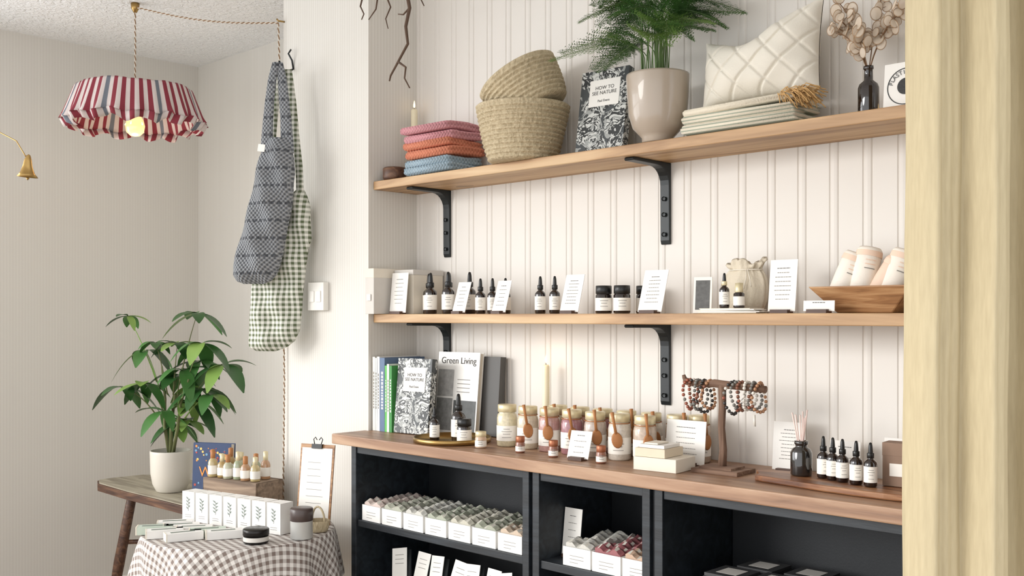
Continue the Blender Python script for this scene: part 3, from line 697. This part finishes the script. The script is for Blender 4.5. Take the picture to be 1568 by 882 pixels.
# plant
mb=MB('potted_money_tree'); PC=M('pot_cream','#d6d0c4',.4,var=.03,vs=8,coat=.3)
mb.lathe([(0,0),(.048,0),(.053,.004),(.066,.03),(.073,.07),(.075,.145),(.0745,.152),(.071,.152),(.07,.135),(0,.135)],PC,n=40)
mb.lathe([(0,.142),(.070,.136)],SOIL,n=20)
LF=[M('leaf_green','#46753a',.38,var=.25,vs=12),M('leaf_dark','#315a2b',.35,var=.25,vs=12),M('leaf_light','#7fa050',.4,var=.25,vs=12)]
TRK=M('trunk_green','#6b6f45',.7,var=.2)
def leaf(mb,b,d,L,W,mat,droop):
    d=d.normalized(); side=d.cross(Vector((0,0,1)))
    if side.length<.15: side=Vector((1,0,0))
    side.normalize(); nr_=side.cross(d); vs=[];n=9
    for i in range(n):
        t=i/(n-1); c=b+d*L*t-Vector((0,0,1))*droop*L*t*t
        w=W*.5*max(0,math.sin(math.pi*min(1,(t*.97+.02)**1.15)))**.75+.0004
        vs+=[c-side*w+nr_*w*.25,c,c+side*w+nr_*w*.25]
    fs=[]
    for i in range(n-1): fs+=[(3*i,3*i+1,3*i+4,3*i+3),(3*i+1,3*i+2,3*i+5,3*i+4)]
    mb.add(vs,fs,mat,None,True)
rnd=random.Random(21)
s0=Vector((0,0,.14))
mb.tube([s0,(.0,0,.22),(.015,0,.3),(.03,0,.36)],[.009,.007,.006,.005],TRK,8)
mb.tube([s0+Vector((-.015,0,0)),(-.03,-.01,.24),(-.045,0,.34),(-.07,0,.46)],[.007,.006,.005,.003],TRK,8)
mb.tube([s0+Vector((.015,.0,0)),(.05,0,.24),(.09,-.01,.33),(.13,0,.42)],[.007,.006,.005,.003],TRK,8)
W_=[(-.20,.65,0,.65),(-.13,.52,-.02,.95),(-.215,.38,.0,1.05),(-.10,.40,.03,1),(-.05,.55,.03,.7),(.0,.43,-.05,1.1),(.03,.55,0,.8),(.065,.45,.02,1),(.12,.66,0,1.0),(.16,.55,.03,1.1),(.215,.47,-.03,1.2),(.14,.38,.0,1.1),(.07,.33,-.04,1.1),(.0,.30,.05,1),(.10,.48,-.05,1),(-.01,.24,-.06,.9),(.05,.26,-.04,.8),(.19,.36,.02,.9)]
for (u,z,v,sc) in W_:
    c=Vector((u*.8+v*.4,u*.45-v*.8,z)); 
    st=Vector((u*.35,u*.1,.2+(z-.2)*.45)); mid=st.lerp(c,.5)+Vector((0,0,.03))
    mb.tube([st*(1-t)**2+mid*2*t*(1-t)+c*t*t for t in [i/6 for i in range(7)]],[.0028-.0003*i for i in range(7)],LF[2] if rnd.random()<.3 else TRK,6)
    n=rnd.choice([5,5,6,6]); a0=rnd.uniform(0,6.28)
    for k in range(n):
        a=a0+2*math.pi*k/n+rnd.uniform(-.2,.2); d=Vector((math.cos(a),math.sin(a),rnd.uniform(-.25,.45)))
        leaf(mb,c,d,rnd.uniform(.09,.135)*sc,rnd.uniform(.042,.056)*sc,LF[rnd.choice([0,0,0,1,1,2])],rnd.uniform(.3,.9))
mb.build((-3.56,1.865,BZt+.0005))
bl=M('cover_deep_blue','#2b3f66',.45,var=.2,vs=30)
wb=book('wild_book',.15,.198,.03,bl,-3.285,1.87,BZt,.5,.06,'L')
OR=M('foil_orange','#e0913f',.4); text('Wild',.05,(0,-.001,.08),OR,wb)
mb=MB('cover_ornament'); rnd=random.Random(4); cs=[OR,M('orn_blue','#6f9bb8',.4),M('orn_red','#b5483a',.4),M('orn_gold','#e9c56d',.4)]
for i in range(80):
    x=rnd.uniform(-.065,.065); z=rnd.choice([rnd.uniform(.008,.068),rnd.uniform(.128,.188)]); r=rnd.uniform(.002,.005)
    mb.lathe([(0,0),(r,0)],cs[rnd.randrange(4)],T=tr(x,-.0006,z)@rot('X',math.pi/2),n=7)
mb.build(parent=wb)
CRX,CRY,CRA=-3.015,1.835,.2
mb=MB('wooden_crate'); 
mb.box(-.125,.125,-.06,.06,0,.004,OLDW); 
for sgn in (-1,1):
    mb.box(-.125,.125,sgn*.06-.006*(sgn>0),sgn*.06+.006*(sgn<0),.004,.112,OLDW); mb.box(sgn*.125-.006*(sgn>0),sgn*.125+.006*(sgn<0),-.054,.054,.004,.112,OLDW)
mb.box(-.119,.119,-.054,.054,.104,.1115,OLDW)
mb.build((CRX,CRY,BZt+.0005),rz=CRA,bevel=.002)
OIL=[M('oil_'+str(i),h,.08,coat=1,trans=.35) for i,h in enumerate(('#d9c48e','#c9a96a','#d8d6b8','#b9c3a0','#d0a27a'))]
for i,(x,y) in enumerate(((-.105,-.035),(-.065,-.03),(-.03,-.037),(.01,-.03),(.05,-.035),(.09,-.03),(-.085,.025),(-.04,.03),(.03,.03),(.08,.025))):
    mb=MB('oil_bottle'); h=.08+.012*(i%3==0); r=.016
    mb.lathe([(0,0),(r*.95,0),(r,.002),(r,h*.5),(r*.8,h*.6),(r*.4,h*.68)],OIL[i%5],n=20); mb.lathe([(r+.0004,h*.1),(r+.0004,h*.42)],LABEL,n=20); mb.lathe([(r*.45,h*.66),(r*.5,h*.67),(r*.5,h*.97),(0,h)],(SPOONW,GOLD)[i%2],n=16)
    a=CRA; mb.build((CRX+x*math.cos(a)-y*math.sin(a),CRY+x*math.sin(a)+y*math.cos(a),BZt+.1135))

# ------------------------------------------------------------ pendant lamp
LXp,LYp=-3.62,1.755
RED=M('fabric_red','#8c3340',.85,var=.08); WHT=M('fabric_white','#d9cdc9',.85,var=.05); GRY=M('fabric_slate','#757a84',.85,var=.08)
for m_ in (RED,WHT,GRY):
    nt=m_.node_tree; b=nt.nodes['Principled BSDF']; out=nt.nodes['Material Output']; t=nt.nodes.new('ShaderNodeBsdfTranslucent'); mx=nt.nodes.new('ShaderNodeMixShader'); mx.inputs[0].default_value=.12
    nt.links.new(b.inputs['Base Color'].links[0].from_socket,t.inputs[0]); nt.links.new(b.outputs[0],mx.inputs[1]); nt.links.new(t.outputs[0],mx.inputs[2]); nt.links.new(mx.outputs[0],out.inputs[0])
root=bpy.data.objects.new('pendant_lamp',None); scn.collection.objects.link(root); root.location=(LXp,LYp,0)
mb=MB('shade'); N=480; rows=[(.196,.828,0,0),(.203,.833,.001,.001),(.207,.825,.002,0),(.216,.80,.002,0),(.227,.77,.003,0),(.238,.74,.004,.001),(.243,.725,.007,.003),(.248,.712,.010,.005)]
vs=[];fs=[];mt=[]
def ring(rows,ph):
    for (r,z,am,az) in rows:
        for i in range(N):
            a=2*math.pi*i/N; w=math.sin(25*a+.8*math.sin(5*a)+ph); rr=r+am*w; zz=z+az*math.sin(14*a+1+math.sin(3*a))+.003*math.sin(5*a)
            vs.append((rr*math.cos(a),rr*math.sin(a),zz))
ring(rows,0)
pat=[RED,WHT,RED,WHT,RED,WHT,RED,WHT,RED,WHT,GRY,WHT]
for j in range(len(rows)-1):
    for i in range(N):
        i2=(i+1)%N; fs.append((j*N+i,j*N+i2,(j+1)*N+i2,(j+1)*N+i)); mt.append(pat[(i//5)%12])
mb.add(vs,fs,mt,None,True)
vs=[];fs=[];mt=[]; r2=[(.246,.714,.010,.005),(.236,.700,.012,.008),(.226,.688,.015,.010)]
ring(r2,1.2)
for j in range(len(r2)-1):
    for i in range(N):
        i2=(i+1)%N; fs.append((j*N+i,j*N+i2,(j+1)*N+i2,(j+1)*N+i)); mt.append(pat[(i//5)%12])
mb.add(vs,fs,mt,None,True)
mb.build(parent=root,solid=.0015)
mb=MB('frame'); mb.tube([(.2*math.cos(a),.2*math.sin(a),.83) for a in [2*math.pi*i/40 for i in range(41)]],.002,BRASS,6)
for a in (0,2.09,4.19): mb.tube([(0,0,.80),(.2*math.cos(a),.2*math.sin(a),.83)],.0018,BRASS,6)
mb.lathe([(0,.83),(.014,.828),(.017,.82),(.017,.775),(.02,.77),(.02,.755),(.012,.753)],BRASS,n=20)
mb.lathe([(0,CEIL-.001),(.016,CEIL-.001),(.014,CEIL-.02),(.006,CEIL-.035),(0,CEIL-.036)],BRASS,n=16); mb.build(parent=root)
mb=MB('bulb'); mb.lathe([(.012,.755),(.016,.742),(.030,.72),(.035,.698),(.031,.675),(.016,.662),(0,.659)],M('bulb_glow','#ffc384',.15,emis=1.4,coat=1),n=24)
FIL=M('filament','#fff0c8',.3,emis=8)
for a in range(5): mb.tube([(.036*math.cos(a*1.26-.9)*.5,.036*math.sin(a*1.26-.9)*.5,.735),(.0365*math.cos(a*1.26-.9)*.95,.0365*math.sin(a*1.26-.9)*.95,.70)],.0022,FIL,5)
mb.build(parent=root)
CRD=[M('cord_brown','#8b6a4c',.8),M('cord_white','#d9d0c2',.8)]
def twisted(mb,path,pitch=.022,r=.0022):
    P=[Vector(p) for p in path]; acc=[]
    for i in range(len(P)-1):
        n=max(2,int((P[i+1]-P[i]).length/(pitch/6)))
        for k in range(n): acc.append(P[i].lerp(P[i+1],k/n))
    acc.append(P[-1])
    for s,c in ((0,CRD[0]),(math.pi,CRD[1])):
        q=[]
        for i,p in enumerate(acc):
            d=(acc[min(i+1,len(acc)-1)]-acc[max(0,i-1)]).normalized(); u=d.cross(Vector((.3,.2,1)) if abs(d.z)<.9 else Vector((1,0,0))).normalized(); w=u.cross(d); a=s+i*2*math.pi/6
            q.append(p+u*math.cos(a)*r*.8+w*math.sin(a)*r*.8)
        mb.tube(q,r*.85,c,5)
mb=MB('cord'); twisted(mb,[(0,0,.83),(.002,0,1.0),(0,0,CEIL-.03)]); mb.build(parent=root)
hook=Vector((PX-.004-LXp,PY-.018-LYp,.985)); org=Vector((LXp,LYp,0))
A=Vector((.017,0,CEIL-.02)); sw=[]
for i in range(21):
    t=i/20; p=A.lerp(hook,t); p.z-=.02*math.sin(math.pi*t); sw.append(p)
mb=MB('swag_power_cord'); twisted(mb,sw)
twisted(mb,[hook,hook+Vector((.012,.005,-.4)),hook+Vector((.024,.008,-1.2)),hook+Vector((.02,.004,-1.75))])
mb.tube([hook+Vector((.01,.018,.005)),hook+Vector((0.005,-.003,.005)),hook+Vector((0,-.006,.012))],.003,BRASS,6)
mb.build((LXp,LYp,0))
li=bpy.data.lights.new('bulb_light','POINT'); li.energy=.9; li.color=(1,.72,.45); li.shadow_soft_size=.04; lo=bpy.data.objects.new('bulb_light',li); scn.collection.objects.link(lo); lo.parent=root; lo.location=(0,0,.61)

# ------------------------------------------------------------ hanging bags on hook
mb=MB('coat_hook'); mb.tube([(0,0,-.03),(0,-.006,0),(0,-.02,.02),(0,-.01,.035)],[.003,.003,.003,.003],IRON,8); mb.tube([(0,-.004,-.03),(0,-.03,-.045),(0,-.05,-.035),(0,-.055,-.01)],.0032,IRON,8); mb.build((-2.90,PY-.001,.85))
S=1/466.
GB_=gingham('green_gingham','#5b6549','#e2e1d7',.0165); 
KN,_nt,_b=base_mat('grey_crochet'); _tc=_nt.nodes.new('ShaderNodeTexCoord'); _s=_nt.nodes.new('ShaderNodeSeparateXYZ'); _nt.links.new(_tc.outputs['UV'],_s.inputs[0])
_a=mathn(_nt,'SINE',mathn(_nt,'MULTIPLY',_s.outputs[0],520)); _c=mathn(_nt,'SINE',mathn(_nt,'MULTIPLY',_s.outputs[1],440)); _w=mathn(_nt,'ADD',mathn(_nt,'MULTIPLY',mathn(_nt,'MULTIPLY',_a,_c),.5),.5)
_h=mathn(_nt,'GREATER_THAN',mathn(_nt,'FRACT',mathn(_nt,'MULTIPLY',_s.outputs[1],1/.055)),.84); _dash=mathn(_nt,'GREATER_THAN',mathn(_nt,'FRACT',mathn(_nt,'MULTIPLY',_s.outputs[0],1/.02)),.35)
_nt.links.new(mixc(_nt,mathn(_nt,'MULTIPLY',mathn(_nt,'MULTIPLY',_h,_dash),.75),mixc(_nt,_w,C('#484c53'),C('#b0b3b6')),C('#383b42')),_b.inputs['Base Color']); _b.inputs['Roughness'].default_value=.95; add_bump(_nt,_b,_w,1,.006)
def rowsf(L,t,cy):
    o=[]
    for (y,a,b,*k) in L:
        f=k[0] if k else 1; o.append((((a+b)/2-444)*S,(112-y)*S,(b-a)/2*S,t*f,cy))
    return o
def smoothrows(rows,m=4):
    out=[]
    for i in range(len(rows)-1):
        for k in range(m):
            t=k/m; out.append(tuple(a+(b-a)*t for a,b in zip(rows[i],rows[i+1])))
    out.append(rows[-1]); return out
mb=MB('hanging_tote_bags')
gr=[(296,462,476,.2),(305,452,480,.6),(320,444,484),(345,438,486),(372,430,487),(386,415,482),(410,396,478),(430,390,476),(455,387,473),(480,385,471),(505,384,468),(522,383,460),(532,384,446,.7),(538,396,428,.2)]
mb.loft(smoothrows(rowsf(gr,.032,.025)),GB_,60,wr=.007,seed=2)
kn=[(222,434,464,.35),(232,427,469,.6),(250,420,474,.8),(275,414,476,.9),(300,408,474),(330,401,469,1.05),(360,392,463,1.1),(390,383,457,1.15),(410,377,451,1.1),(424,376,446,.9),(433,382,438,.5),(437,394,425,.15)]
mb.loft(smoothrows(rowsf(kn,.044,-.045)),KN,60,wr=.009,seed=5)
def strap(pts,w,mat,cy):
    L=[(y,x-w*k/2,x+w*k/2) for (x,y,k) in pts]
    mb.loft(smoothrows(rowsf(L,.007,cy),3),mat,16,wr=.001)
strap([(446,110,.8),(440,135,1),(436,165,1.1),(433,195,1.2),(431,230,1.4),(432,245,1.5)],14,KN,-.045)
strap([(450,110,.8),(455,135,1),(458,165,1.1),(461,195,1.2),(463,230,1.4),(463,245,1.5)],15,KN,-.04)
strap([(442,114,1),(434,150,1),(429,190,1),(426,230,1),(424,290,1),(428,330,1)],12,GB_,.008)
strap([(450,114,1),(457,160,1),(462,210,1),(468,260,1),(470,305,1)],12,GB_,.02)
mb.box(.01,.034,-.096,-.0945,-.285,-.262,PAPER,rot('Y',.15))
o=mb.build((-2.828,1.862,.80),rz=.5)
# switch
mb=MB('double_switch_box'); mb.box(-.043,.043,-.022,0,-.045,.045,TRIM); mb.box(-.03,-.006,-.0255,-.022,-.018,.018,PAPER); mb.box(.006,.03,-.0255,-.022,-.018,.018,PAPER); mb.build((-2.745,PY-.0005,.063),bevel=.003)
# bell sconce
mb=MB('brass_bell_ornament')
arc=[Vector((LX+.001,1.2,.60)),Vector((-4.15,1.22,.655)),Vector((-3.95,1.27,.67)),Vector((-3.78,1.32,.65)),Vector((-3.67,1.355,.60)),Vector((-3.63,1.37,.545))]
o0=Vector((-3.62,1.373,.507)); pts=[]
for i in range(len(arc)-1):
    for k in range(5): pts.append(arc[i].lerp(arc[i+1],k/5)-o0)
pts.append(arc[-1]-o0); mb.tube(pts,.002,BRASS,6)
mb.lathe([(0,.045),(.006,.04),(.012,.025),(.015,.005),(.022,-.018),(.033,-.032),(.031,-.032),(.02,-.016),(.012,.005),(0,.02)],BRASS,n=30,wob=.12,T=rot('Y',.25)); mb.lathe([(0,-.045),(.006,-.038),(0,-.03)],BRASS,n=10)
mb.tube([(0,0,.04),(-.01,.0,.04)],.002,BRASS,5); mb.lathe([(.02,0),(.02,.008),(0,.009)],BRASS,T=tr(LX+.001-o0.x,1.2-o0.y,.6-o0.z)@rot('Y',math.pi/2),n=16)
mb.build(tuple(o0))
# hanging branch
BR=M('twig_bark','#5a4638',.85,bump=.6,var=.25)
mb=MB('hanging_branch')
def br(pts,r0,r1): 
    n=len(pts); mb.tube(pts,[r0+(r1-r0)*i/(n-1) for i in range(n)],BR,7)
br([(0,0,.22),(.02,0,.15),(0,0,.09),(.03,-.01,.05),(.10,-.01,.045),(.16,0,.055),(.22,0,.05),(.28,0,.07)],.009,.004)
br([(-.17,0,.08),(-.08,0,.055),(0,0,.09)],.003,.007); br([(-.15,0,.075),(-.165,0,.035),(-.15,0,.01),(-.16,0,-.005)],.003,.0015)
br([(-.09,0,.06),(-.10,0,.015),(-.13,0,-.01)],.003,.0015); br([(-.06,0,.05),(-.04,0,.01),(-.06,0,-.02),(-.05,0,-.05)],.003,.0013)
br([(.03,-.01,.05),(.045,-.01,-.01),(.03,-.01,-.06),(.038,-.01,-.11),(.0,-.01,-.155),(-.03,-.01,-.19),(-.035,-.01,-.205)],.006,.0022)
br([(.0,-.01,-.155),(.03,-.01,-.175),(.025,-.01,-.205),(.045,-.01,-.235)],.0035,.0018)
br([(.045,-.01,-.01),(.02,-.01,-.025),(.0,-.01,-.02)],.003,.0015); br([(.10,-.01,.045),(.085,-.01,.01),(.10,-.01,-.015)],.003,.0015)
br([(.28,0,.07),(.31,0,.03),(.35,0,.005),(.375,0,.005)],.0035,.0013); br([(.31,0,.03),(.30,0,.01)],.0025,.0012)
mb.tube([(0,0,.22),(0,0,CEIL-.875-.001)],.0008,PAPER,4)
mb.build((-2.255,1.88,.875),rz=.1)
# ------------------------------------------------------------ curtain
CUR,_nt,_b=base_mat('linen_curtain'); _f=noise(_nt,40,5,(6,6,.6)); _h2=noise(_nt,220,3,(1,1,.12))
_nt.links.new(mixc(_nt,mathn(_nt,'MULTIPLY',mathn(_nt,'ADD',_f,_h2),.5),C('#a4967a'),C('#c6b999')),_b.inputs['Base Color']); _b.inputs['Roughness'].default_value=1; _b.inputs['Specular IOR Level'].default_value=.05; add_bump(_nt,_b,_h2,.4,.001)
mb=MB('linen_curtain'); U=Vector((.719,.695,0)); Nn=Vector((-.695,.719,0)); A=Vector((-.5376,1.288,0)); vs=[];fs=[]; nu=300; nz=60
for j in range(nz+1):
    z=-1.235+(2.36)*j/nz
    for i in range(nu+1):
        u=.62*i/nu
        w=.016*math.sin(u*88+2.3+.3*math.sin(z*1.3))+.011*math.sin(u*51+.4+.35*z)+.0045*math.sin(u*190+z*1.1+1)+.002*math.sin(u*400+z*2.3)+.0012*math.sin(z*23+u*90)
        if u<.010: w+=.012*(1-u/.010)
        p=A+U*(u+z*.006+.0015*math.sin(z*7))+Nn*w; vs.append((p.x,p.y,z))
for j in range(nz):
    for i in range(nu): a=j*(nu+1)+i; fs.append((a,a+1,a+nu+2,a+nu+1))
mb.add(vs,fs,CUR,None,True); mb.build(solid=.002)
mb=MB('curtain_rod'); p0=A-U*.03; p1=A+U*.64; mb.tube([(p0.x,p0.y,1.137),(p1.x,p1.y,1.137)],.009,BRASS,12); mb.build()

# ------------------------------------------------------------ shift to floor = 0
for o in scn.objects:
    if o.parent is None: o.location.z-=FLOOR
# ------------------------------------------------------------ light
w=bpy.data.worlds.new('World'); scn.world=w; w.use_nodes=True
bg=w.node_tree.nodes['Background']; bg.inputs[0].default_value=(.97,.985,1,1); bg.inputs[1].default_value=1.78
sn=bpy.data.lights.new('daylight','SUN'); sn.energy=2.1; sn.angle=math.radians(26); sn.color=(1,.985,.96)
so=bpy.data.objects.new('daylight',sn); scn.collection.objects.link(so); so.location=(-5,-4,3)
so.rotation_euler=Vector((.48,.85,-.24)).to_track_quat('-Z','Y').to_euler()
ar=bpy.data.lights.new('window_fill','AREA'); ar.shape='RECTANGLE'; ar.size=2.4; ar.size_y=1.4; ar.energy=32; ar.color=(.96,.98,1)  # fill lamp added outside the unseen left window to brighten ceiling and alcove
ao=bpy.data.objects.new('window_fill',ar); scn.collection.objects.link(ao); ao.location=(LX-.15,-.1,.25-FLOOR); ao.rotation_euler=Vector((1,.15,.1)).to_track_quat('-Z','Y').to_euler()
cl_=bpy.data.lights.new('candle_light','POINT'); cl_.energy=.04; cl_.color=(1,.7,.4); cl_.shadow_soft_size=.01
co=bpy.data.objects.new('candle_light',cl_); scn.collection.objects.link(co); co.location=(-1.905,2.085,TC+.24-FLOOR)
# ------------------------------------------------------------ camera
cd=bpy.data.cameras.new('camera'); cam=bpy.data.objects.new('camera',cd); scn.collection.objects.link(cam)
cam.location=(0,0,-FLOOR); cam.rotation_euler=(math.pi/2,0,math.radians(44.0)); cd.sensor_width=36; cd.lens=36*1574/1568; cd.shift_y=43/1568; cd.clip_start=.02
scn.camera=cam
scn.view_settings.view_transform='Standard'
